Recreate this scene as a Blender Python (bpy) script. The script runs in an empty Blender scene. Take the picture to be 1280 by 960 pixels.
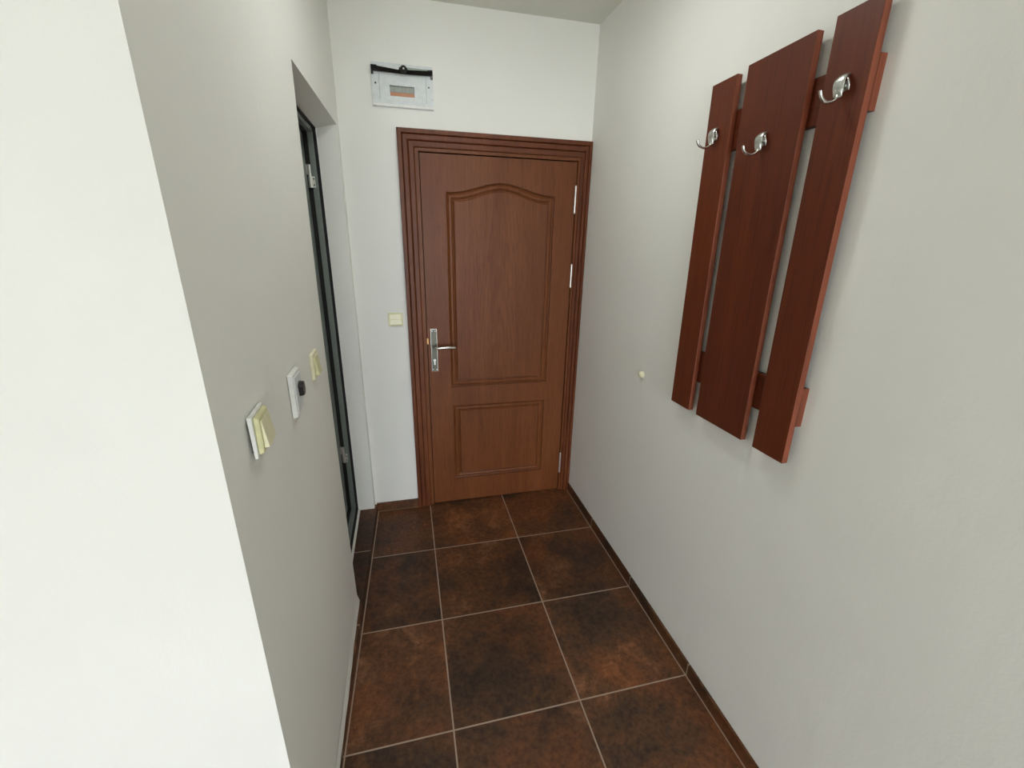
import bpy, bmesh, math, random
from mathutils import Matrix, Vector
random.seed(4)
C = bpy.context.scene.collection
WM = {}

# ------------------------------------------------------------------ materials
def srgb(r, g, b):
    def f(c):
        c /= 255.0
        return c/12.92 if c <= .04045 else ((c+.055)/1.055)**2.4
    return (f(r), f(g), f(b), 1)

def newmat(name):
    m = bpy.data.materials.new(name); m.use_nodes = True
    nt = m.node_tree; b = nt.nodes['Principled BSDF']
    return m, nt, b

def N(nt, t, **kw):
    n = nt.nodes.new(t)
    for k, v in kw.items(): setattr(n, k, v)
    return n

def math_n(nt, op, a, b=None, c=None):
    n = N(nt, 'ShaderNodeMath', operation=op)
    for i, v in enumerate((a, b, c)):
        if v is None: continue
        if isinstance(v, (int, float)): n.inputs[i].default_value = v
        else: nt.links.new(v, n.inputs[i])
    return n.outputs[0]

def coords(nt, scale=(1, 1, 1), off=(0, 0, 0)):
    tc = N(nt, 'ShaderNodeTexCoord'); mp = N(nt, 'ShaderNodeMapping')
    mp.inputs['Scale'].default_value = scale; mp.inputs['Location'].default_value = off
    nt.links.new(tc.outputs['Object'], mp.inputs['Vector'])
    return mp.outputs[0]

def noise(nt, vec, scale, detail=4, rough=.5, dist=0):
    n = N(nt, 'ShaderNodeTexNoise')
    n.inputs['Scale'].default_value = scale; n.inputs['Detail'].default_value = detail
    n.inputs['Roughness'].default_value = rough; n.inputs['Distortion'].default_value = dist
    nt.links.new(vec, n.inputs['Vector'])
    return n.outputs['Fac']

def ramp(nt, fac, stops):
    r = N(nt, 'ShaderNodeValToRGB'); e = r.color_ramp.elements
    while len(e) < len(stops): e.new(.5)
    for el, (p, c) in zip(e, stops): el.position = p; el.color = c
    nt.links.new(fac, r.inputs[0])
    return r.outputs[0]

def mix(nt, fac, a, b, mode='MIX'):
    n = N(nt, 'ShaderNodeMix', data_type='RGBA', blend_type=mode)
    for i, v in ((0, fac), (6, a), (7, b)):
        if isinstance(v, (int, float)): n.inputs[i].default_value = v
        elif isinstance(v, tuple): n.inputs[i].default_value = v
        else: nt.links.new(v, n.inputs[i])
    return n.outputs[2]

def bump(nt, b, h, strength, dist=.001):
    n = N(nt, 'ShaderNodeBump'); n.inputs['Strength'].default_value = strength
    n.inputs['Distance'].default_value = dist
    nt.links.new(h, n.inputs['Height']); nt.links.new(n.outputs[0], b.inputs['Normal'])

def plain(name, col, rough=.5, metal=0, **kw):
    m, nt, b = newmat(name)
    v = coords(nt); f = noise(nt, v, 60, 3)
    c1 = tuple(x*.94 for x in col[:3])+(1,); c2 = tuple(min(1, x*1.05) for x in col[:3])+(1,)
    nt.links.new(ramp(nt, f, [(.3, c1), (.7, c2)]), b.inputs['Base Color'])
    b.inputs['Roughness'].default_value = rough; b.inputs['Metallic'].default_value = metal
    for k, x in kw.items(): b.inputs[k.replace('_', ' ')].default_value = x
    return m

def plaster(name, col):
    m, nt, b = newmat(name)
    v = coords(nt)
    big = noise(nt, v, 1.7, 3)
    fine = noise(nt, v, 170, 4, .6)
    roll = noise(nt, coords(nt, (14, 14, 5)), 1.0, 3, .5)
    c1 = tuple(x*.965 for x in col[:3])+(1,)
    nt.links.new(ramp(nt, big, [(.35, c1), (.65, col)]), b.inputs['Base Color'])
    b.inputs['Roughness'].default_value = .85
    b.inputs['Specular IOR Level'].default_value = .25
    h = math_n(nt, 'ADD', math_n(nt, 'MULTIPLY', fine, .35), math_n(nt, 'MULTIPLY', roll, 2.0))
    bump(nt, b, h, .35, .0025)
    return m

def wood(name, dark, mid, light, grain=(55, 55, 2.2), rough=.4, bstr=.25, rings=0.0, off=(0, 0, 0), contrast=.5, spec=.28):
    m, nt, b = newmat(name)
    v = coords(nt, grain, off)
    g = noise(nt, v, 1, 6, .62, .6)
    v2 = coords(nt, (grain[0]*4, grain[1]*4, grain[2]*4), off)
    pores = noise(nt, v2, 1, 3, .7)
    v3 = coords(nt, (6, 6, .8), off)
    broad = noise(nt, v3, 1, 2, .5, .4)
    f = math_n(nt, 'ADD', math_n(nt, 'MULTIPLY', g, contrast), math_n(nt, 'MULTIPLY', broad, 1-contrast))
    if rings:
        sx = N(nt, 'ShaderNodeSeparateXYZ'); nt.links.new(coords(nt, (1, 1, 1), off), sx.inputs[0])
        # cathedral figure: nested parabolas
        xx = math_n(nt, 'MULTIPLY', sx.outputs[0], sx.outputs[0])
        q = math_n(nt, 'ADD', math_n(nt, 'MULTIPLY', xx, 130), math_n(nt, 'MULTIPLY', sx.outputs[2], 2.2))
        q = math_n(nt, 'ADD', q, math_n(nt, 'MULTIPLY', broad, 1.6))
        s = math_n(nt, 'SINE', math_n(nt, 'MULTIPLY', q, 16))
        s = math_n(nt, 'MULTIPLY', math_n(nt, 'ADD', s, 1), .5)
        f = math_n(nt, 'ADD', math_n(nt, 'MULTIPLY', f, 1-rings), math_n(nt, 'MULTIPLY', s, rings))
    col = ramp(nt, f, [(.28, dark), (.5, mid), (.74, light)])
    pf = ramp(nt, pores, [(.36, (.72, .72, .72, 1)), (.5, (1, 1, 1, 1))])
    nt.links.new(mix(nt, 1.0, col, pf, 'MULTIPLY'), b.inputs['Base Color'])
    b.inputs['Roughness'].default_value = rough
    b.inputs['Specular IOR Level'].default_value = spec
    bump(nt, b, math_n(nt, 'ADD', g, pores), bstr, .0006)
    return m

TS, TX1, TD0 = .4678, -.925, .4278      # tile size, one grout line in x, first grout line in y
def tile_mat(name, axes, floor_lines=False, dim=1.0):
    m, nt, b = newmat(name)
    geo = N(nt, 'ShaderNodeTexCoord'); sx = N(nt, 'ShaderNodeSeparateXYZ')
    nt.links.new(geo.outputs['Object'], sx.inputs[0])
    X, Y, Z = sx.outputs
    u = math_n(nt, 'DIVIDE', math_n(nt, 'SUBTRACT', X, TX1), TS)
    w = math_n(nt, 'DIVIDE', math_n(nt, 'ADD', Y, TD0), TS)
    cu, cw = math_n(nt, 'FLOOR', u), math_n(nt, 'FLOOR', w)
    def line(t, half):                       # 1 on a joint
        f = math_n(nt, 'FRACT', math_n(nt, 'ADD', t, .5))
        d = math_n(nt, 'ABSOLUTE', math_n(nt, 'SUBTRACT', f, .5))
        return math_n(nt, 'LESS_THAN', d, half/TS)
    def single(expr, half):
        return math_n(nt, 'LESS_THAN', math_n(nt, 'ABSOLUTE', expr), half)
    masks = []
    if 'x' in axes: masks.append(line(u, .0027))
    if 'y' in axes: masks.append(line(w, .0027))
    if floor_lines:
        left = math_n(nt, 'SUBTRACT', math_n(nt, 'SUBTRACT', X, math_n(nt, 'MULTIPLY', Y, .0325)), -1.2375)
        masks.append(single(left, .0026))
        masks.append(single(math_n(nt, 'ADD', X, .0125), .0022))
        masks.append(math_n(nt, 'MULTIPLY', single(math_n(nt, 'ADD', Y, .0145), .0022), math_n(nt, 'LESS_THAN', X, -.99)))
    g = masks[0]
    for k in masks[1:]: g = math_n(nt, 'MAXIMUM', g, k)
    cell = N(nt, 'ShaderNodeCombineXYZ')
    nt.links.new(cu, cell.inputs[0]); nt.links.new(cw, cell.inputs[1])
    wn = N(nt, 'ShaderNodeTexWhiteNoise', noise_dimensions='3D'); nt.links.new(cell.outputs[0], wn.inputs['Vector'])
    sc = N(nt, 'ShaderNodeVectorMath', operation='SCALE'); nt.links.new(wn.outputs['Color'], sc.inputs[0]); sc.inputs['Scale'].default_value = 13
    ad = N(nt, 'ShaderNodeVectorMath', operation='ADD'); nt.links.new(geo.outputs['Object'], ad.inputs[0]); nt.links.new(sc.outputs[0], ad.inputs[1])
    v = ad.outputs[0]
    big = noise(nt, v, 2.6, 3, .5, .5); med = noise(nt, v, 9, 8, .74, 1.1); fin = noise(nt, v, 55, 5, .7)
    f = math_n(nt, 'ADD', math_n(nt, 'MULTIPLY', big, .5), math_n(nt, 'MULTIPLY', med, .5))
    D = [(.32, srgb(50, 38, 29)), (.44, srgb(72, 51, 37)), (.54, srgb(98, 63, 39)), (.66, srgb(140, 98, 68))]
    col = ramp(nt, f, [(p, tuple(x*dim for x in c[:3])+(1,)) for p, c in D])
    warm = noise(nt, v, 4.1, 2, .5, .2)
    col = mix(nt, math_n(nt, 'MULTIPLY', ramp(nt, warm, [(.48, (0, 0, 0, 1)), (.66, (1, 1, 1, 1))]), .42), col,
              tuple(x*dim for x in srgb(132, 76, 40)[:3])+(1,))
    sp = ramp(nt, fin, [(.34, (.58, .56, .54, 1)), (.5, (1, 1, 1, 1)), (.68, (1.42, 1.4, 1.38, 1))])
    col = mix(nt, 1.0, col, sp, 'MULTIPLY')
    tone = math_n(nt, 'ADD', math_n(nt, 'MULTIPLY', wn.outputs['Value'], .35), .82)
    hs = N(nt, 'ShaderNodeHueSaturation'); nt.links.new(col, hs.inputs['Color']); nt.links.new(tone, hs.inputs['Value'])
    col = mix(nt, g, hs.outputs[0], srgb(172, 152, 134))
    nt.links.new(col, b.inputs['Base Color'])
    ro = math_n(nt, 'ADD', math_n(nt, 'MULTIPLY', med, .25), .36)
    ro = math_n(nt, 'MAXIMUM', ro, math_n(nt, 'MULTIPLY', g, .9))
    nt.links.new(ro, b.inputs['Roughness'])
    b.inputs['Specular IOR Level'].default_value = .35
    h = math_n(nt, 'SUBTRACT', math_n(nt, 'MULTIPLY', med, .3), math_n(nt, 'MULTIPLY', g, .8))
    bump(nt, b, h, .5, .002)
    return m

M = {}
M['wall'] = plaster('warm_white_plaster', srgb(236, 236, 231))
M['ceiling'] = plaster('ceiling_paint', srgb(226, 226, 218))
M['floor'] = tile_mat('brown_floor_tile', 'xy', True)
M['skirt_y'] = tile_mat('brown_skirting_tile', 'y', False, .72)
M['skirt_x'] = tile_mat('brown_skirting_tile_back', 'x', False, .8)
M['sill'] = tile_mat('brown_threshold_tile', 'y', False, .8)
M['door'] = wood('brown_door_wood', srgb(97, 52, 25), srgb(111, 62, 31), srgb(127, 75, 41), rough=.42, bstr=.3)
M['door_panel'] = wood('brown_door_panel_wood', srgb(95, 51, 25), srgb(111, 62, 31), srgb(131, 78, 43), rough=.42, bstr=.3, rings=.07)
M['casing'] = wood('brown_casing_wood', srgb(82, 41, 22), srgb(102, 54, 29), srgb(126, 72, 42), rough=.42, bstr=.3)
M['cherry'] = wood('cherry_laminate', srgb(84, 35, 15), srgb(96, 42, 19), srgb(112, 52, 26), grain=(28, 28, 1.0), rough=.45, bstr=.05, contrast=.35)
M['rail'] = wood('cherry_laminate_rail', srgb(76, 31, 14), srgb(88, 37, 17), srgb(100, 44, 22), grain=(28, 1.0, 28), rough=.4, bstr=.05, contrast=.35)
M['edge'] = wood('cherry_pale_edge', srgb(126, 66, 44), srgb(138, 74, 52), srgb(150, 84, 60), grain=(28, 28, 1.0), rough=.45, bstr=.05, contrast=.35)
M['nickel'] = plain('brushed_nickel', (.74, .74, .71, 1), .24, 1)
M['zinc'] = plain('satin_zinc', (.62, .64, .6, 1), .33, 1)
M['pewter'] = plain('dark_pewter', (.115, .115, .09, 1), .4, .6)
M['hinge'] = plain('zinc_plated_hinge', (.86, .85, .82, 1), .3, .8)
M['brass'] = plain('brass', (.55, .36, .16, 1), .35, 1)
M['alu'] = plain('grey_aluminium', srgb(126, 134, 130), .45, .25)
M['alu_panel'] = plain('grey_door_panel', srgb(150, 153, 150), .5, 0)
M['rubber'] = plain('black_rubber', srgb(22, 23, 22), .7)
M['cream'] = plain('cream_plastic', srgb(230, 226, 194), .35)
M['cream2'] = plain('yellowed_cream_plastic', srgb(214, 211, 165), .35)
M['white'] = plain('white_plastic', srgb(232, 233, 230), .35)
M['boxgrey'] = plain('light_grey_plastic', srgb(214, 219, 220), .4)
M['dinrail'] = plain('breaker_grey', srgb(158, 163, 155), .5)
M['copper'] = plain('copper_strip', srgb(190, 132, 98), .4)
M['black'] = plain('black_plastic', srgb(24, 22, 22), .3)
M['dark'] = plain('dark_cavity', srgb(16, 14, 13), .9)
M['upvc'] = plain('white_window_frame', srgb(238, 238, 236), .35)
M['roomfloor'] = plain('pale_bounce_floor', srgb(182, 174, 160), .45)  # unseen floor behind the camera, kept pale to bounce light
M['ground'] = plain('pale_paving', srgb(170, 168, 160), .9)
def glass_mat(name, col, rough=0.02, alpha=None):
    m, nt, b = newmat(name)
    v = coords(nt); f = noise(nt, v, 8, 2)
    c1 = tuple(x*.97 for x in col[:3])+(1,)
    nt.links.new(ramp(nt, f, [(.3, c1), (.7, col)]), b.inputs['Base Color'])
    b.inputs['Roughness'].default_value = rough
    b.inputs['Transmission Weight'].default_value = 1
    b.inputs['IOR'].default_value = 1.45
    return m
M['smoke'] = glass_mat('smoked_plastic', (.10, .11, .12, 1), .08)
def pane_mat():
    m = bpy.data.materials.new('window_glass'); m.use_nodes = True
    nt = m.node_tree; nt.nodes.remove(nt.nodes['Principled BSDF'])
    out = nt.nodes['Material Output']
    t = N(nt, 'ShaderNodeBsdfTransparent'); t.inputs[0].default_value = (.97, .97, .97, 1)
    g = N(nt, 'ShaderNodeBsdfGlossy'); g.inputs['Roughness'].default_value = .02
    fr = N(nt, 'ShaderNodeFresnel'); fr.inputs[0].default_value = 1.3
    mx = N(nt, 'ShaderNodeMixShader')
    nt.links.new(fr.outputs[0], mx.inputs[0]); nt.links.new(t.outputs[0], mx.inputs[1]); nt.links.new(g.outputs[0], mx.inputs[2])
    nt.links.new(mx.outputs[0], out.inputs[0])
    return m
M['pane'] = pane_mat()

# ------------------------------------------------------------------ helpers
def empty(name, loc, rotx=0, rotz=0):
    o = bpy.data.objects.new(name, None); C.objects.link(o)
    o.location = loc; o.rotation_euler = (rotx, 0, rotz); o.empty_display_size = .05
    WM[o] = Matrix.Translation(loc) @ Matrix.Rotation(rotz, 4, 'Z') @ Matrix.Rotation(rotx, 4, 'X')
    return o

def tag(o, label=None, cat=None, group=None, kind=None):
    if label: o['label'] = label
    if cat: o['category'] = cat
    if group: o['group'] = group
    if kind: o['kind'] = kind
    return o

def obj(name, bm, mat, parent=None, local=False, smooth=False, bevel=0, segs=2, origin=None):
    """bm holds world coordinates (or the parent's own when local)."""
    bmesh.ops.recalc_face_normals(bm, faces=bm.faces)
    if parent is not None:
        W = WM[parent]
        if not local: bmesh.ops.transform(bm, matrix=W.inverted(), verts=bm.verts)
    else:
        W = Matrix.Identity(4)
        if origin is not None:
            W = Matrix.Translation(origin)
            bmesh.ops.transform(bm, matrix=W.inverted(), verts=bm.verts)
    me = bpy.data.meshes.new(name); bm.to_mesh(me); bm.free()
    if smooth:
        for p in me.polygons: p.use_smooth = True
        try: me.set_sharp_from_angle(angle=math.radians(40))
        except Exception: pass
    me.materials.append(M[mat])
    o = bpy.data.objects.new(name, me); C.objects.link(o)
    if parent is not None: o.parent = parent
    elif origin is not None: o.location = origin
    WM[o] = W
    if bevel:
        b = o.modifiers.new('bevel', 'BEVEL'); b.width = bevel; b.segments = segs; b.limit_method = 'ANGLE'
        b.angle_limit = math.radians(35)
    return o

def BM(): return bmesh.new()

def box(bm, x0, x1, y0, y1, z0, z1):
    vs = [bm.verts.new((x, y, z)) for x in (x0, x1) for y in (y0, y1) for z in (z0, z1)]
    for f in ((0, 1, 3, 2), (4, 6, 7, 5), (0, 4, 5, 1), (2, 3, 7, 6), (0, 2, 6, 4), (1, 5, 7, 3)):
        bm.faces.new([vs[i] for i in f])
    return bm

def prism(bm, poly, z0, z1):
    lo = [bm.verts.new((x, y, z0)) for x, y in poly]; hi = [bm.verts.new((x, y, z1)) for x, y in poly]
    n = len(poly)
    bm.faces.new(lo); bm.faces.new(hi)
    for i in range(n): bm.faces.new((lo[i], lo[(i+1) % n], hi[(i+1) % n], hi[i]))
    return bm

def hexa(bm, pts):
    """eight points: bottom loop of four, then top loop of four"""
    v = [bm.verts.new(p) for p in pts]
    for f in ((0, 1, 2, 3), (4, 5, 6, 7), (0, 1, 5, 4), (1, 2, 6, 5), (2, 3, 7, 6), (3, 0, 4, 7)):
        bm.faces.new([v[i] for i in f])
    return bm

def cyl(bm, c, axis, r, h, n=24, r2=None):
    """cylinder starting at c along axis"""
    r2 = r if r2 is None else r2
    ax = Vector(axis).normalized(); t = ax.orthogonal().normalized(); s = ax.cross(t)
    c = Vector(c); a = []; b = []
    for i in range(n):
        q = 2*math.pi*i/n; d = t*math.cos(q)+s*math.sin(q)
        a.append(bm.verts.new(c+d*r)); b.append(bm.verts.new(c+ax*h+d*r2))
    bm.faces.new(a); bm.faces.new(b)
    for i in range(n): bm.faces.new((a[i], a[(i+1) % n], b[(i+1) % n], b[i]))
    return bm

def dome(bm, c, axis, r, h, n=20, rings=6):
    ax = Vector(axis).normalized(); t = ax.orthogonal().normalized(); s = ax.cross(t); c = Vector(c)
    prev = None
    base = None
    for k in range(rings+1):
        a = math.pi/2*k/rings; rr = r*math.cos(a); hh = h*math.sin(a)
        if k == rings:
            top = bm.verts.new(c+ax*h)
            for i in range(n): bm.faces.new((prev[i], prev[(i+1) % n], top))
        else:
            cur = [bm.verts.new(c+ax*hh+(t*math.cos(2*math.pi*i/n)+s*math.sin(2*math.pi*i/n))*rr) for i in range(n)]
            if prev:
                for i in range(n): bm.faces.new((prev[i], prev[(i+1) % n], cur[(i+1) % n], cur[i]))
            else: base = cur
            prev = cur
    bm.faces.new(base)
    return bm

def sweep(bm, pts, radii, widths=None, side=None, n=14):
    """tube through pts; elliptical section: radii in the plane of bending, widths along side"""
    pts = [Vector(p) for p in pts]; rings = []
    side = Vector(side) if side else None
    for i, p in enumerate(pts):
        d = (pts[min(i+1, len(pts)-1)]-pts[max(i-1, 0)]).normalized()
        s = side.normalized() if side else d.orthogonal().normalized()
        u = d.cross(s).normalized()
        r = radii[i]; w = widths[i] if widths else r
        rings.append([bm.verts.new(p+u*r*math.cos(2*math.pi*k/n)+s*w*math.sin(2*math.pi*k/n)) for k in range(n)])
    for a, b in zip(rings, rings[1:]):
        for k in range(n): bm.faces.new((a[k], a[(k+1) % n], b[(k+1) % n], b[k]))
    bm.faces.new(rings[0]); bm.faces.new(rings[-1])
    return bm

def spline(P, m=6):
    P = [Vector(p) for p in P]; out = []
    for i in range(len(P)-1):
        a, b, c, d = P[max(i-1, 0)], P[i], P[i+1], P[min(i+2, len(P)-1)]
        for k in range(m):
            t = k/m
            out.append(.5*((2*b)+(c-a)*t+(2*a-5*b+4*c-d)*t*t+(3*b-a-3*c+d)*t**3))
    out.append(P[-1]); return out

# ------------------------------------------------------------------ room shell
H = 2.609
YE = -1.72           # near end of the left wall
def xl(y): return -1.255-.0455*min(-y, .76) if y > -.76 else -1.2896     # face of the left wall
RY, LX = -7.4, -3.1  # far limits of the room behind the camera
OY0, OY1 = -.76, -.05  # bathroom opening

struct = lambda o, lab, cat: tag(o, lab, cat, kind='structure')
b = BM(); box(b, LX, .0, -2.9, .06, -.06, 0)
struct(obj('floor', b, 'floor'), 'dark brown mottled square tile floor with pale grout', 'floor')
b = BM(); box(b, LX, 0, RY, -2.9, -.06, 0)
struct(obj('floor_room', b, 'roomfloor'), 'light floor of the room behind the camera', 'floor')
b = BM(); box(b, LX, .12, RY, .12, H, H+.1)
struct(obj('ceiling', b, 'ceiling'), 'plain white ceiling above the entrance door', 'ceiling')
b = BM(); box(b, 0, .12, RY, .12, -.06, H)
struct(obj('wall_right', b, 'wall'), 'long off-white wall carrying the wooden coat rack', 'wall')

# back wall with the hole for the entrance door
DX0, DX1, DZ = -.915, -.062, 2.022
BX0, BX1, BZ0, BZ1 = -1.075, -.835, 2.20, 2.33      # recess of the breaker box
b = BM()
ys = (0.0, .12)
def wallrect(b, x0, x1, z0, z1): box(b, x0, x1, ys[0], ys[1], z0, z1)
wallrect(b, -1.45, DX0, 0-.06, DZ); wallrect(b, DX1, 0, -.06, DZ); wallrect(b, -1.45, 0, DZ, BZ0)
wallrect(b, -1.45, BX0, BZ0, BZ1); wallrect(b, BX1, 0, BZ0, BZ1); wallrect(b, -1.45, 0, BZ1, H)
bmesh.ops.remove_doubles(b, verts=b.verts, dist=1e-5)
struct(obj('wall_back', b, 'wall'), 'white end wall around the brown entrance door', 'wall')

# left wall: sliver by the corner, header over the opening, long section
BK = -1.42
b = BM()
prism(b, [(xl(0), 0), (xl(OY1), OY1), (-1.347, OY1), (-1.347, OY1+.012), (BK, OY1+.012), (BK, 0)], .0, 2.60)
# header (soffit slopes a little towards the frame)
zf0, zf1 = 2.111, 2.085
hexa(b, [(xl(OY0), OY0, zf0), (xl(OY1), OY1, zf1), (BK, OY1, 2.05), (BK, OY0, 2.055),
         (xl(OY0), OY0, H), (xl(OY1), OY1, H), (BK, OY1, H), (BK, OY0, H)])
zs = [-.05, 0, .054]+[.054+(2.111-.054)*k/16 for k in range(1, 17)]+[H]
lv = []
for z in zs:                                # the plaster edge of the opening bellies a few millimetres
    q = .0075*math.sin(math.pi*(z-.054)/2.057) if .054 < z < 2.11 else 0
    lv.append([b.verts.new(p) for p in ((xl(OY0)-q, OY0, z), (xl(OY0)-q*.6, OY0-.06, z), (-1.2898, -.95, z), (-1.292, YE, z), (BK, YE+.13, z), (BK, OY0, z))])
for p, q in zip(lv, lv[1:]):
    for k in range(6): b.faces.new((p[k], p[(k+1) % 6], q[(k+1) % 6], q[k]))
b.faces.new(lv[0]); b.faces.new(lv[-1])
struct(obj('wall_left', b, 'wall'), 'greyish white side wall with the recessed doorway and switches', 'wall')
b = BM(); prism(b, [(-1.292, YE), (LX, YE), (LX, YE+.13), (BK, YE+.13)], -.05, H)
struct(obj('wall_front', b, 'wall'), 'bright white wall face at the left foreground, lit by the window', 'wall')
# remaining walls of the room behind the camera
b = BM(); box(b, LX-.12, LX, RY, YE+.13, -.05, H)
struct(obj('wall_far_left', b, 'wall'), 'plain white wall closing the room on the left', 'wall')
WX0, WX1, WZ0, WZ1 = -2.55, -.08, .04, 2.48
b = BM()
box(b, LX-.12, WX0, RY-.2, RY, -.05, H); box(b, WX1, .12, RY-.2, RY, -.05, H)
box(b, WX0, WX1, RY-.2, RY, WZ1, H); box(b, WX0, WX1, RY-.2, RY, -.05, WZ0)
struct(obj('wall_rear', b, 'wall'), 'white wall with the wide window behind the camera', 'wall')
w = struct(empty('window_1', (0.5*(WX0+WX1), RY-.1, WZ0)), 'wide white framed window lighting the room', 'window')
b = BM(); t = .06
box(b, WX0, WX1, RY-.14, RY-.07, WZ0, WZ0+t); box(b, WX0, WX1, RY-.14, RY-.07, WZ1-t, WZ1)
nx = 3
for i in range(nx+1):
    x = WX0+(WX1-WX0)*i/nx; x = min(max(x, WX0+t/2), WX1-t/2)
    box(b, x-t/2, x+t/2, RY-.14, RY-.07, WZ0+t, WZ1-t)
obj('window_frame', b, 'upvc', w, bevel=.004)
b = BM(); box(b, WX0+t/2, WX1-t/2, RY-.108, RY-.102, WZ0+t/2, WZ1-t/2)
obj('pane', b, 'pane', w)
b = BM(); box(b, -30, 30, -40, RY-.2, -.3, -.1)
struct(obj('ground', b, 'ground'), 'pale paving outside the window', 'ground')

# ------------------------------------------------------------------ skirting
SK = .054
b = BM(); box(b, -.0095, 0, RY, -.022, 0, SK)
o = struct(obj('baseboard_right', b, 'skirt_y', bevel=.0015), 'brown tile skirting along the foot of the coat rack wall', 'baseboard')
b = BM(); box(b, xl(0)+.010, -.9978, -.0105, 0, 0, SK)
struct(obj('baseboard_back', b, 'skirt_x', bevel=.0015), 'short brown tile skirting between the left corner and the door casing', 'baseboard')
def gl(y): return -1.2375+.0325*y          # joint beside the left skirting
b = BM(); prism(b, [(gl(OY0)-.005, OY0-.002), (gl(YE)-.005, YE), (-1.292, YE), (-1.2896, OY0-.002)], 0, SK)
struct(obj('baseboard_left', b, 'skirt_y', bevel=.0015), 'brown tile skirting below the light switches', 'baseboard')
# plaster lip over the left skirting, a little uneven
b = BM(); n = 26; ring = []
for i in range(n+1):
    y = OY0-.002+(YE-OY0+.002)*i/n
    d = .0072+.0007*math.sin(i*1.7)+.0008*math.sin(i*.6+1)
    z = SK+.0005; hh = .034+.002*math.sin(i*.9)
    ring.append([b.verts.new(p) for p in ((-1.2915, y, z), (-1.2896+d, y, z), (-1.2896+d, y, z+.004), (-1.2896+.0002, y, z+hh))])
for p, q in zip(ring, ring[1:]):
    for k in range(4): b.faces.new((p[k], p[(k+1) % 4], q[(k+1) % 4], q[k]))
b.faces.new(ring[0]); b.faces.new(ring[-1])
struct(obj('trim_1', b, 'wall', smooth=True), 'uneven plaster edge above the left skirting', 'trim')
# raised tiled threshold of the bathroom doorway
b = BM()
prism(b, [(gl(OY0)-.005, OY0), (gl(-.011)-.004, -.011), (xl(0)-.0, -.011), (xl(OY1), OY1), (-1.338, OY1), (-1.338, OY0)], 0, .050)
struct(obj('trim_2', b, 'sill', bevel=.0015), 'raised brown tile threshold of the recessed doorway', 'trim')
b = BM(); prism(b, [(-1.338, OY0), (-1.338, OY1), (-1.42, OY1), (-1.42, OY0)], 0, .061)
struct(obj('trim_3', b, 'wall', bevel=.002), 'pale mortar strip between the threshold and the grey door frame', 'trim')

# ------------------------------------------------------------------ entrance door
door = struct(empty('door_1', (-.4875, 0, 0)), 'brown two-panel wooden entrance door with arched upper panel', 'door')
LX0, LX1, LZ0, LZ1 = -.895, -.0735, .006, 2.0
U_SH, U_PK, U_B = 1.829, 1.8805, .778       # upper panel outline
UX0, UX1 = -.772, -.190
VX0, VX1, VZ0, VZ1 = -.762, -.196, .163, .661
def arch_outline(x0, x1, zb, zs, zp, ins=0.0):
    """closed outline of the arched panel, inset by ins"""
    x0 += ins; x1 -= ins; zb += ins; pts = [(x0, zb), (x1, zb)]
    cx = .5*(x0+x1); n = 48; top = []
    full = (x1-x0)/2
    for i in range(n+1):
        x = x1+(x0-x1)*i/n
        a = abs(x-cx)/full
        if a > .93: e = 0
        else:
            e = .5+.5*math.cos(math.pi*a/.93)
        top.append((x, zs-ins+(zp-zs)*e**1.0))
    return pts+top
def rect_outline(x0, x1, z0, z1, ins=0.0):
    x0 += ins; x1 -= ins; z0 += ins; z1 -= ins
    return [(x0, z0), (x1, z0), (x1, z1), (x0, z1)]

def leaf_mesh():
    b = BM(); front = []
    def loop(pts, y):
        vs = [b.verts.new((x, y, z)) for x, z in pts]
        return vs, [b.edges.new((vs[i], vs[(i+1) % len(vs)])) for i in range(len(vs))]
    outer = [(LX0, LZ0), (LX1, LZ0), (LX1, LZ1), (LX0, LZ1)]
    v0, e0 = loop(outer, 0)
    v1, e1 = loop(arch_outline(UX0, UX1, U_B, U_SH, U_PK), 0)
    v2, e2 = loop(rect_outline(VX0, VX1, VZ0, VZ1), 0)
    bmesh.ops.triangle_fill(b, use_beauty=True, use_dissolve=False, edges=e0+e1+e2)
    # panel hole walls, 10 mm deep
    for vs in (v1, v2):
        back = [b.verts.new((v.co.x, .0195, v.co.z)) for v in vs]
        n = len(vs)
        for i in range(n): b.faces.new((vs[i], vs[(i+1) % n], back[(i+1) % n], back[i]))
    bk = [b.verts.new((x, .04, z)) for x, z in outer]
    for i in range(4): b.faces.new((v0[i], v0[(i+1) % 4], bk[(i+1) % 4], bk[i]))
    b.faces.new(bk)
    return b
obj('door_leaf', leaf_mesh(), 'door', door)

PROFILE = [(0, .0005), (.002, .0105), (.006, .0120), (.010, .0080), (.016, .0040), (.023, .0034), (.029, .0062), (.0335, .0118),
           (.037, .0122), (.040, .0085), (.0425, .0050)]
def panel_mesh(fn):
    b = BM(); rings = []
    for ins, dy in PROFILE:
        rings.append([b.verts.new((x, dy, z)) for x, z in fn(ins)])
    for p, q in zip(rings, rings[1:]):
        n = len(p)
        for k in range(n): b.faces.new((p[k], p[(k+1) % n], q[(k+1) % n], q[k]))
    b.faces.new(rings[-1])
    back = [b.verts.new((v.co.x, .0190, v.co.z)) for v in rings[0]]
    n = len(back)
    for k in range(n): b.faces.new((rings[0][k], rings[0][(k+1) % n], back[(k+1) % n], back[k]))
    b.faces.new(back)
    return b
o = obj('door_panel', panel_mesh(lambda i: arch_outline(UX0, UX1, U_B, U_SH, U_PK, i)), 'door_panel', door); o['label'] = 'tall arched upper panel'
o = obj('door_panel', panel_mesh(lambda i: rect_outline(VX0, VX1, VZ0, VZ1, i)), 'door', door); o['label'] = 'square lower panel'

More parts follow.
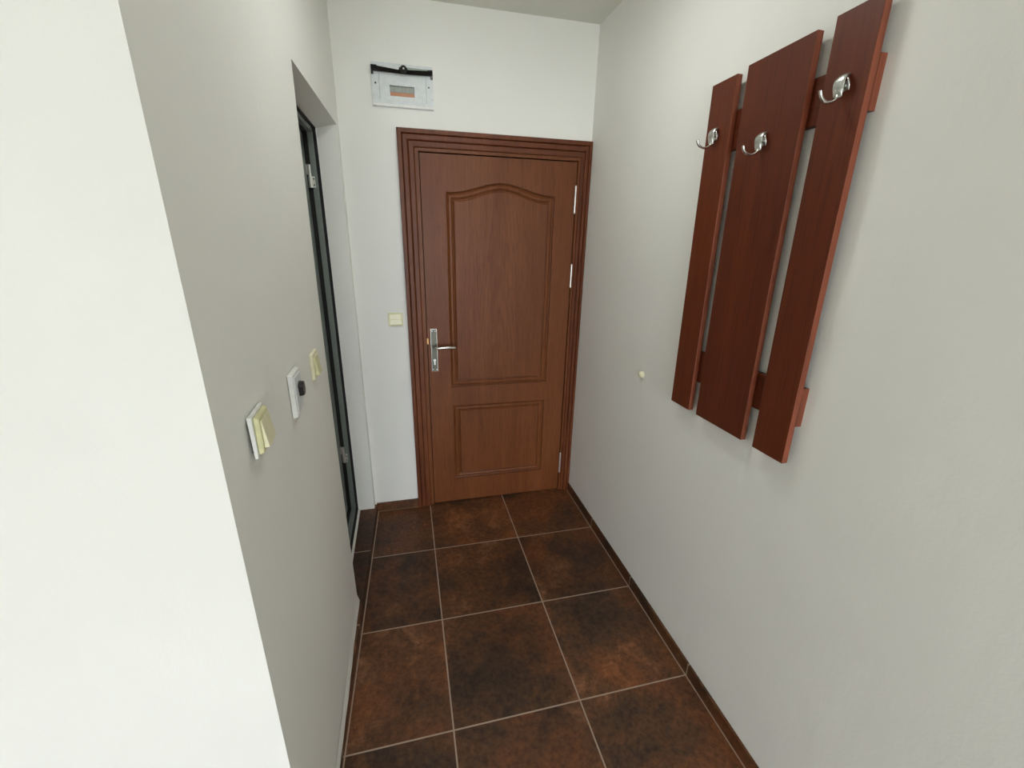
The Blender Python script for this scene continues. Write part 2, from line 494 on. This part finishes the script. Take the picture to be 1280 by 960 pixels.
# frame and casing swept round three sides
def casing_mesh(bands, ratioR, zt):
    """bands: list of (d, proud) from the outer edge inwards, d=0 at outer edge"""
    b = BM(); rings = []
    OXL, OXR = -.9975, -.0008
    for d, p in bands:
        xL = OXL+d; xR = OXR-d*ratioR; z = zt-d
        rings.append([b.verts.new(c) for c in ((xL, -p, 0), (xL, -p, z), (xR, -p, z), (xR, -p, 0))])
    for p, q in zip(rings, rings[1:]):
        for k in range(3): b.faces.new((p[k], p[k+1], q[k+1], q[k]))
    # closed back
    o_, i_ = rings[0], rings[-1]
    for k in range(3): b.faces.new((o_[k], o_[k+1], i_[k+1], i_[k]))
    for k in (0, 3): b.faces.new([r[k] for r in rings])
    return b
def band(d0, d1, p):
    return [(d0, p-.007), (d0+.0022, p-.001), (d0+.005, p), (d1-.006, p), (d1-.0025, p-.0016), (d1-.0003, p-.005)]
bands = [(0, .0), (0, .021), (.002, .024)]+[(.018, .024), (.0205, .0225), (.0222, .017)]
bands += band(.0225, .0495, .020)+band(.0498, .0785, .0150)+[(.0788, .0)]
obj('door_casing', casing_mesh(bands, .74, 2.0985), 'casing', door)
b2 = [(.0788, -.055), (.0788, .0065), (.0805, .0075), (.0972, .0075), (.0987, .0065), (.0987, -.015), (.099, -.055)]
obj('door_frame', casing_mesh(b2, .70, 2.1035-.0), 'door', door)
# near-black sheet painting the shade in the rebate behind the leaf
b = BM(); box(b, -.93, -.055, .0405, .05, 0, 2.02)
obj('rebate_shade', b, 'dark', door)

# handle set
b = BM(); PX, PZ0, PZ1 = -.8605, .882, 1.129
prof = []
hw = .0185
for k in range(1):
    box(b, PX-hw, PX+hw, -.0045, 0, PZ0, PZ1)
hp = obj('handle_plate', b, 'nickel', door, bevel=.0018); hp['label'] = 'long metal backplate of the door handle'
b = BM(); box(b, PX-hw+.0034, PX+hw-.0034, -.0056, -.0040, PZ0+.0034, PZ1-.0034)
obj('plate_inlay', b, 'pewter', hp, bevel=.0006)
for sx in (-1, 1):
    for z in (PZ0+.011, PZ1-.013):
        b = BM(); dome(b, (PX+sx*.0085, -.0050, z), (0, -1, 0), .0046, .0028, 14, 4)
        obj('screw', b, 'nickel', hp, smooth=True)
b = BM(); zc = .942
cyl(b, (PX, -.0052, zc+.007), (0, -1, 0), .0070, .0042, 22)
box(b, PX-.0036, PX+.0036, -.0092, -.0052, zc-.020, zc+.004)
ky = obj('key_cylinder', b, 'zinc', hp, smooth=True)
b = BM(); box(b, PX-.001, PX+.001, -.0098, -.0092, zc+.002, zc+.012)
obj('keyhole', b, 'dark', ky)
b = BM(); zl = 1.0285
cyl(b, (PX, -.0052, zl), (0, -1, 0), .0125, .006, 24)
cyl(b, (PX, -.0052, zl), (0, -1, 0), .0075, .040, 24)
obj('handle_rose', b, 'pewter', door, smooth=True, bevel=.0008)
b = BM()
pts = spline([(PX, -.035, zl), (PX+.004, -.045, zl), (PX+.016, -.049, zl-.0005), (PX+.04, -.050, zl+.001), (PX+.075, -.049, zl+.0008), (PX+.105, -.047, zl-.001), (PX+.116, -.046, zl-.0015)], 6)
m_ = len(pts); rad = [.0072+.0030*math.sin(math.pi*min(1, max(0, (i/m_-.15)/.85))) for i in range(m_)]
rad[-1] = .003; rad[-2] = .0052
sweep(b, pts, rad, [r*.9 for r in rad], (0, 0, 1), 16)
o = obj('door_handle', b, 'nickel', door, smooth=True); o['label'] = 'polished silver lever'
b = BM(); box(b, -.8985, -.8905, -.002, .008, 1.042, 1.074)
obj('latch', b, 'brass', door, bevel=.001)
# hinges
for z0, z1, hx in ((1.744, 1.888, -.0755), (1.346, 1.480, -.0722), (.131, .281, -.0690)):
    b = BM()
    n = 3; L = (z1-z0-.012)/n
    for k in range(n): cyl(b, (hx, -.0072, z0+.006+k*L+.0006), (0, 0, 1), .0054, L-.0012, 18)
    cyl(b, (hx, -.0072, z0+.004), (0, 0, 1), .0038, z1-z0-.008, 14)
    dome(b, (hx, -.0072, z1-.006), (0, 0, 1), .0054, .006, 16, 4); dome(b, (hx, -.0072, z0+.006), (0, 0, -1), .0054, .006, 16, 4)
    obj('hinge', b, 'hinge', door, smooth=True)

# ------------------------------------------------------------------ bathroom door in the left recess
bd = struct(empty('door_2', (-1.37, -.405, .062)), 'narrow grey aluminium door seen edge-on in the left recess', 'door')
FZ0, FZ1 = .062, 2.066
y0, y1 = OY0+.0, OY1
def ring_y(b, x0, x1, ya, yb, za, zb, t):
    """rectangular ring in the y-z plane, thickness t, from x0 to x1"""
    o4 = [(ya, za), (yb, za), (yb, zb), (ya, zb)]; i4 = [(ya+t, za+t), (yb-t, za+t), (yb-t, zb-t), (ya+t, zb-t)]
    V = {}
    for nm, pts in (('o', o4), ('i', i4)):
        for j, x in enumerate((x0, x1)): V[nm, j] = [b.verts.new((x, y, z)) for y, z in pts]
    for k in range(4):
        l = (k+1) % 4
        b.faces.new((V['o', 0][k], V['o', 0][l], V['o', 1][l], V['o', 1][k]))
        b.faces.new((V['i', 0][k], V['i', 1][k], V['i', 1][l], V['i', 0][l]))
        for j in (0, 1): b.faces.new((V['o', j][k], V['o', j][l], V['i', j][l], V['i', j][k]))
    return b
b = BM(); ring_y(b, -1.362, -1.3485, y0+.001, y1-.001, FZ0+.001, FZ1-.001, .004); obj('outer_seal', b, 'rubber', bd)
b = BM(); ring_y(b, -1.410, -1.362, y0, y1, FZ0, FZ1, .012); ring_y(b, -1.385, -1.362, y0+.011, y1-.011, FZ0+.011, FZ1-.011, .010)
fr = obj('door_frame', b, 'alu', bd, bevel=.0012)
b = BM(); ring_y(b, -1.4035, -1.385, y0+.012, y1-.012, FZ0+.012, FZ1-.012, .012); obj('gasket', b, 'rubber', bd)
b = BM(); ring_y(b, -1.452, -1.4035, y0+.014, y1-.014, FZ0+.014, FZ1-.014, .075)
box(b, -1.450, -1.408, y0+.085, y1-.085, .93, 1.01)
lf = obj('door_leaf', b, 'alu', bd, bevel=.0015)
b = BM(); box(b, -1.436, -1.424, y0+.085, y1-.085, FZ0+.085, .935); box(b, -1.436, -1.424, y0+.085, y1-.085, 1.005, FZ1-.085)
obj('door_panel', b, 'alu_panel', bd)
for zc in (1.865, .445):
    b = BM(); yh = OY1-.024
    box(b, -1.418, -1.386, yh-.010, yh+.0, zc+.004, zc+.046)
    box(b, -1.400, -1.372, yh-.005, yh+.004, zc-.050, zc-.002)
    cyl(b, (-1.390, yh-.008, zc-.050), (0, 0, 1), .0068, .096, 18)
    hg = obj('hinge', b, 'hinge', bd, smooth=True, bevel=.0006)
    b = BM()
    for dz in (-.012, -.038):
        dome(b, (-1.3765, yh-.005, zc+dz), (0, -1, 0), .0036, .002, 12, 3)
    obj('screw', b, 'pewter', hg, smooth=True)

# ------------------------------------------------------------------ breaker box above the door
bx = tag(empty('breaker_box', (-.957, 0, 2.181)), 'light grey flush breaker box with its smoked lid swung open, above the door casing', 'breaker box')
X0, X1, Z0, Z1 = -1.0945, -.8185, 2.181, 2.354
b = BM(); FT = .010
ox, oz = (X0, X1), (Z0, Z1)
ix = (-1.0615, -.8495); iz = (2.206, 2.318)
box(b, X0, X1, -FT, 0, Z0, iz[0]); box(b, X0, X1, -FT, 0, iz[1], Z1)
box(b, X0, ix[0], -FT, 0, iz[0], iz[1]); box(b, ix[1], X1, -FT, 0, iz[0], iz[1])
bmesh.ops.remove_doubles(b, verts=b.verts, dist=1e-5)
obj('box_frame', b, 'boxgrey', bx)
b = BM(); hexa(b, [(X0, -.004, Z0-.0), (X1, -.004, Z0), (X1, -FT-.004, Z0+.002), (X0, -FT-.004, Z0+.002),
                   (X0, -.009, Z0+.013), (X1, -.009, Z0+.013), (X1, -FT-.004, Z0+.011), (X0, -FT-.004, Z0+.011)])
obj('bottom_lip', b, 'white', bx, bevel=.0012)
# inner cover plate with the window for the breakers
wx = (-1.0145, -.9050); wz = (2.2265, 2.2685)
b = BM(); cy0, cy1 = -.0075, .004
box(b, ix[0]+.001, ix[1]-.001, cy0, cy1, iz[0]+.001, wz[0]); box(b, ix[0]+.001, ix[1]-.001, cy0, cy1, wz[1], iz[1]-.001)
box(b, ix[0]+.001, wx[0], cy0, cy1, wz[0], wz[1]); box(b, wx[1], ix[1]-.001, cy0, cy1, wz[0], wz[1])
bmesh.ops.remove_doubles(b, verts=b.verts, dist=1e-5)
obj('cover_plate', b, 'boxgrey', bx)
b = BM()
for k in range(6):
    xa = wx[0]+.001+k*(wx[1]-wx[0]-.002)/6
    box(b, xa+.0003, xa+(wx[1]-wx[0]-.002)/6-.0003, .002, .05, 2.2445, 2.2675)
o = obj('breakers', b, 'dinrail', bx, bevel=.0006)
b = BM(); box(b, wx[0]+.0005, wx[1]-.0005, .001, .05, 2.2285, 2.2437)
for k in range(12): cyl(b, (wx[0]+.006+k*.0088, .0012, 2.237), (0, -1, 0), .0022, .0012, 10)
obj('terminal_strip', b, 'copper', bx)
b = BM(); box(b, BX0, BX1, .055, .075, BZ0, BZ1); obj('back_box', b, 'dark', bx)
for sx, sz in ((-1.0775, 2.2715), (-.8385, 2.2715)):
    b = BM(); cyl(b, (sx, -FT+.0002, sz), (0, -1, 0), .0040, .0012, 16); obj('screw', b, 'black', bx)
for sx in (-1.0885, -.8245):
    b = BM(); cyl(b, (sx, -FT+.0002, 2.222), (0, -1, 0), .0018, .001, 10); obj('screw', b, 'dinrail', bx)
# lid swung up: bowed smoked plate standing out from the frame
b = BM(); n = 20; R = []
for i in range(n+1):
    t_ = i/n; x = X0+.002+(X1-X0-.004)*t_
    bow = .006*math.sin(math.pi*t_)
    R.append([b.verts.new(p) for p in ((x, -FT-.001, 2.3365), (x, -.036, 2.3345), (x, -.038, 2.3275-bow*.5), (x, -.024, 2.3165-bow*.8), (x, -FT-.001, 2.3165))])
for p, q in zip(R, R[1:]):
    for k in range(5): b.faces.new((p[k], p[(k+1) % 5], q[(k+1) % 5], q[k]))
b.faces.new(R[0]); b.faces.new(R[-1])
ld = obj('lid', b, 'black', bx, smooth=True); ld['label'] = 'dark smoked lid folded up along the top edge'
b = BM(); pts8 = [(X0+.030, -.0385, 2.3300), (-.972, -.0385, 2.3225), (-.968, -.0375, 2.3350), (X0+.024, -.0375, 2.3350)]
hexa(b, pts8+[(x, y-.0015, z) for x, y, z in pts8]); obj('lid_highlight', b, 'boxgrey', ld)  # pale patch painting the glossy highlight on the dark lid
b = BM(); pts8 = [(-.932, -.0385, 2.3250), (X1-.030, -.0385, 2.3290), (X1-.018, -.0375, 2.3335), (-.934, -.0375, 2.3330)]
hexa(b, pts8+[(x, y-.0015, z) for x, y, z in pts8]); obj('lid_highlight', b, 'dinrail', ld)  # duller painted highlight right of the catch
b = BM(); cyl(b, (-.950, -.033, 2.3255), (0, -1, .15), .0150, .011, 26); obj('lid_catch', b, 'black', ld, smooth=True, bevel=.0015)
b = BM(); cyl(b, (-.950, -.0445, 2.3275), (0, -1, .15), .0040, .0022, 14); obj('catch_pin', b, 'boxgrey', ld)
for x in (X0+.001, X1-.011):
    b = BM(); box(b, x, x+.010, -.022, -FT+.0005, 2.304, 2.334); obj('lid_arm', b, 'black', ld, bevel=.001)

# ------------------------------------------------------------------ square switch by the door
sw = tag(empty('light_switch', (-1.0597, 0, 1.152)), 'pale yellow square light switch on the white end wall, left of the door casing', 'light switch', 'light switches')
b = BM(); box(b, -1.0975, -1.0222, -.008, 0, 1.1515, 1.2215); obj('switch_frame', b, 'cream2', sw, bevel=.002)
b = BM()
for k in range(2):
    z = 1.160+k*.0268; hexa(b, [(-1.089, -.007, z), (-1.031, -.007, z), (-1.031, -.007, z+.0262), (-1.089, -.007, z+.0262),
                            (-1.089, -.0125, z), (-1.031, -.0125, z), (-1.031, -.0100, z+.0262), (-1.089, -.0100, z+.0262)])
obj('rocker', b, 'cream', sw, bevel=.0008)

# ------------------------------------------------------------------ items on the left wall
WXF = -1.2896
def plate(b, x0, x1, yc, w, zc, h, taper=0.0):
    a, c = w/2, h/2; t = taper
    hexa(b, [(x0, yc-a, zc-c), (x0, yc+a, zc-c), (x0, yc+a, zc+c), (x0, yc-a, zc+c),
             (x1, yc-a+t, zc-c+t), (x1, yc+a-t, zc-c+t), (x1, yc+a-t, zc+c-t), (x1, yc-a+t, zc+c-t)])
# double rocker on a loose white plate
s1 = tag(empty('light_switch', (WXF, -1.568, 1.232)), 'cream double rocker switch on a loose white backing plate, nearest of the side wall fittings', 'light switch', 'light switches')
b = BM(); plate(b, WXF, -1.2845, -1.568, .066, 1.272, .064); obj('gap_shade', b, 'dark', s1)  # near-black block painting the shaded gap behind the loose plate
b = BM()
# plate stands off the wall, leaning a little
hexa(b, [(-1.2848, -1.611, 1.231), (-1.2868, -1.527, 1.231), (-1.2890, -1.527, 1.314), (-1.2870, -1.611, 1.314),
         (-1.2785, -1.610, 1.232), (-1.2820, -1.528, 1.232), (-1.2835, -1.528, 1.313), (-1.2790, -1.610, 1.313)])
o = obj('backing_plate', b, 'white', s1, bevel=.002); o['label'] = 'white plate standing off the wall'
b = BM(); hexa(b, [(-1.2790, -1.604, 1.236), (-1.2820, -1.532, 1.236), (-1.2830, -1.532, 1.310), (-1.2790, -1.604, 1.310),
                   (-1.2700, -1.601, 1.239), (-1.2735, -1.535, 1.239), (-1.2735, -1.535, 1.307), (-1.2700, -1.601, 1.307)])
obj('switch_frame', b, 'cream2', s1, bevel=.0025)
for ya, yb in ((-1.594, -1.569), (-1.567, -1.542)):
    b = BM(); xa = -1.2705 if ya < -1.58 else -1.2720
    hexa(b, [(xa, ya, 1.246), (xa, yb, 1.246), (xa, yb, 1.300), (xa, ya, 1.300),
             (xa+.0085, ya, 1.247), (xa+.0085, yb, 1.247), (xa+.0020, yb, 1.299), (xa+.0020, ya, 1.299)])
    obj('rocker', b, 'cream', s1, bevel=.001)
# white plate with a black insert
s2 = tag(empty('wall_control', (WXF, -1.275, 1.186)), 'tall white wall plate with a black knob, between the cream switches', 'wall control')
b = BM(); plate(b, WXF, -1.2775, -1.275, .082, 1.2425, .114, .003); obj('wall_plate', b, 'white', s2, bevel=.002)
b = BM(); plate(b, -1.2780, -1.2755, -1.275, .062, 1.2425, .094, .001); obj('face_plate', b, 'boxgrey', s2, bevel=.0008)
b = BM()
pp = [(-1.286, 1.262), (-1.276, 1.270), (-1.258, 1.268), (-1.252, 1.246), (-1.262, 1.231), (-1.280, 1.232)]
lo = [b.verts.new((-1.2757, y, z)) for y, z in pp]; hi = [b.verts.new((-1.2645, -1.268+(y+1.268)*.85, 1.250+(z-1.250)*.88)) for y, z in pp]
b.faces.new(lo); b.faces.new(hi)
for i in range(6): b.faces.new((lo[i], lo[(i+1) % 6], hi[(i+1) % 6], hi[i]))
o = obj('knob', b, 'black', s2, bevel=.0012); o['label'] = 'black knob'
# single cream rocker
s3 = tag(empty('light_switch', (WXF, -1.018, 1.200)), 'small cream rocker switch on the side wall, closest to the recessed doorway', 'light switch', 'light switches')
b = BM(); plate(b, WXF, -1.2795, -1.018, .080, 1.241, .082, .002); obj('switch_frame', b, 'cream', s3, bevel=.0022)
b = BM(); hexa(b, [(-1.2798, -1.043, 1.212), (-1.2798, -.993, 1.212), (-1.2798, -.993, 1.270), (-1.2798, -1.043, 1.270),
                   (-1.2690, -1.043, 1.213), (-1.2690, -.993, 1.213), (-1.2765, -.993, 1.269), (-1.2765, -1.043, 1.269)])
obj('rocker', b, 'cream2', s3, bevel=.001)

# ------------------------------------------------------------------ door bumper on the right wall
b = BM(); n = 18; prev = None
prof = [(.0165, -.003), (.0165, .003), (.0145, .006), (.0135, .011), (.0110, .0150), (.005, .0175)]
for r, d in prof:
    cur = [b.verts.new((-d, -.764+r*math.cos(2*math.pi*k/n)*(1+.05*math.sin(3*k)), 1.0565+r*math.sin(2*math.pi*k/n))) for k in range(n)]
    if prev:
        for k in range(n): b.faces.new((prev[k], prev[(k+1) % n], cur[(k+1) % n], cur[k]))
    else: b.faces.new(cur)
    prev = cur
b.faces.new(prev)
tag(obj('door_bumper', b, 'cream', smooth=True, origin=(0, -.764, 1.0565)), 'small round cream bumper stuck on the bare wall between door and coat rack', 'door bumper')

# ------------------------------------------------------------------ coat rack
TH = .026
rack = tag(empty('coat_rack', (0, -1.019, 2.078), rotx=-TH), 'reddish brown wooden coat rack of three upright planks with silver hooks', 'coat rack')
# local frame: -Y runs along the wall, -Z down, -X out of the wall
def pale_sides(o):                           # paler laminate colour on the two side faces
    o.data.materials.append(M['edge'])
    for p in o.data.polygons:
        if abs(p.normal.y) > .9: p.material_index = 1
def lbox(b, xa, xb, u0, u1, w0, w1): return box(b, -xb, -xa, -u1, -u0, -w1, -w0)
PF, RF = .036, .018
b = BM(); lbox(b, .0, RF, 0, .5205, .090, .196); pale_sides(obj('rail', b, 'rail', rack, local=True, bevel=.0008))
b = BM(); lbox(b, .0, RF, 0, .5205, .822, .928); pale_sides(obj('rail', b, 'rail', rack, local=True, bevel=.0008))
P = [(0, .108, 0, 1.034, 'narrow far plank'), (.149, .366, -.006, 1.034, 'wide middle plank'), (.412, .520, -.0125, 1.034, 'narrow near plank')]
for u0, u1, w0, w1, lab in P:
    b = BM(); lbox(b, RF, PF, u0, u1, w0, w1)
    o = obj('plank', b, 'cherry', rack, local=True, bevel=.0012); pale_sides(o); o['label'] = lab
def hook(u, w):
    # rosette body: broad curved shell standing off the plank, then a J prong
    def L(d, s, z): return (-PF-d, -u+s, -w+z)     # d out, s sideways (+ towards door), z up
    b = BM()
    P_ = spline([L(.0030, -.003, .0245), L(.0115, -.002, .0215), L(.0165, 0, .013), L(.0160, .001, 0), L(.0135, .001, -.010), L(.0115, 0, -.018)], 5)
    m = len(P_)
    wd = [.0050+.0088*math.sin(math.pi*min(1, .12+.88*i/m))**.7 for i in range(m)]
    sweep(b, P_, [.0032]*m, wd, (0, 1, 0), 16)
    # flutes at the foot of the body
    for s in (-.007, -.0022, .003, .0078):
        q = spline([L(.0150, s*.9, .006), L(.0165, s, -.006), L(.0130, s*1.1, -.0165)], 4)
        sweep(b, q, [.0016, .0020, .0024, .0027, .0028, .0027, .0026, .0024, .0018][:len(q)], None, (0, 1, 0), 8)
    # stem to the plank
    sweep(b, [L(0, 0, .006), L(.008, 0, .006), L(.015, 0, .004)], [.006, .0045, .004], None, (0, 1, 0), 12)
    hk = obj('hook', b, 'zinc', rack, local=True, smooth=True)
    b = BM(); cyl(b, L(0, 0, .004), (-1, 0, 0), .0105, .0025, 22)
    obj('hook_base', b, 'zinc', hk, local=True, smooth=True, bevel=.0006)
    b = BM()
    q = spline([L(.0125, 0, -.010), L(.0160, 0, -.0205), L(.025, 0, -.0275), L(.037, 0, -.0300), L(.050, 0, -.0270), L(.059, 0, -.0185), L(.0625, 0, -.0085)], 6)
    m = len(q); rr = [.0031+.0005*(i/m) for i in range(m)]; rr[-1] = .0024
    sweep(b, q, rr, [r*1.15 for r in rr], (0, 1, 0), 14)
    obj('hook_prong', b, 'nickel', hk, local=True, smooth=True)
    b = BM()
    q = spline([L(.006, -.009, .020), L(.012, -.0165, .013), L(.011, -.0195, .002), L(.008, -.0185, -.008)], 5)
    m = len(q); sweep(b, q, [.0030-.0016*(i/m) for i in range(m)], None, (0, 1, 0), 12)
    obj('side_prong', b, 'nickel', hk, local=True, smooth=True)
hook(.048, .153); hook(.254, .208); hook(.468, .142)

# ------------------------------------------------------------------ camera
Rr, Ru, Rf = ((0.9720581037105737, -0.23389027436042603, 0.01995952329611762), (0.0579826795634241, 0.32162966453083597, 0.9450885502239602),
              (0.2274665950887051, 0.9175236773257606, -0.32620430663215433))
cam = bpy.data.cameras.new('camera'); co = bpy.data.objects.new('camera', cam); C.objects.link(co)
m = Matrix.Identity(4)
for i in range(3):
    m[i][0] = Rr[i]; m[i][1] = Ru[i]; m[i][2] = -Rf[i]
m[0][3], m[1][3], m[2][3] = -1.0001, -2.4006, 1.6298
co.matrix_world = m
cam.sensor_fit = 'HORIZONTAL'; cam.sensor_width = 36; cam.lens = 540.3/1280*36; cam.clip_start = .02
bpy.context.scene.camera = co

# ------------------------------------------------------------------ light
lm, lnt, lb = newmat('fill_diffuser')
lb.inputs['Base Color'].default_value = (.9, .9, .88, 1); lb.inputs['Roughness'].default_value = .5
lb.inputs['Emission Color'].default_value = (.97, 1.0, .96, 1); lb.inputs['Emission Strength'].default_value = 24
M['lit'] = lm
LPX, LPY = -.66, -.98  # unseen lamp, added to brighten the hallway walls
lt = tag(empty('fill_lamp', (LPX, LPY, H)), 'unseen flat round lamp added over the hallway as fill, above the view', 'fill light')
lt['kind'] = 'structure'
b = BM(); cyl(b, (LPX, LPY, H), (0, 0, -1), .165, .022, 40); obj('fill_lamp_base', b, 'white', lt, smooth=True, bevel=.002)
b = BM(); cyl(b, (LPX, LPY, H-.0225), (0, 0, -1), .15, .012, 40, .145); obj('fill_lamp_shade', b, 'lit', lt, smooth=True)
wd = bpy.data.worlds.new('sky'); bpy.context.scene.world = wd; wd.use_nodes = True
nt = wd.node_tree; bg = nt.nodes['Background']
bg.inputs[0].default_value = (.93, .985, 1.06, 1); bg.inputs[1].default_value = 15.8
la = bpy.data.lights.new('window_portal', 'AREA'); la.shape = 'RECTANGLE'; la.size = WX1-WX0; la.size_y = WZ1-WZ0
lo = bpy.data.objects.new('window_portal', la); C.objects.link(lo)
lo.location = ((WX0+WX1)/2, RY-.17, (WZ0+WZ1)/2); lo.rotation_euler = (math.radians(90), 0, 0)
la.cycles.is_portal = True

sc = bpy.context.scene
sc.view_settings.view_transform = 'Standard'; sc.view_settings.look = 'None'
sc.view_settings.gamma = 1; sc.view_settings.use_curve_mapping = False
sc.view_settings.exposure = 0.0
sc.cycles.use_denoising = True
sc.cycles.max_bounces = 14; sc.cycles.diffuse_bounces = 8
sc.cycles.sample_clamp_indirect = 8
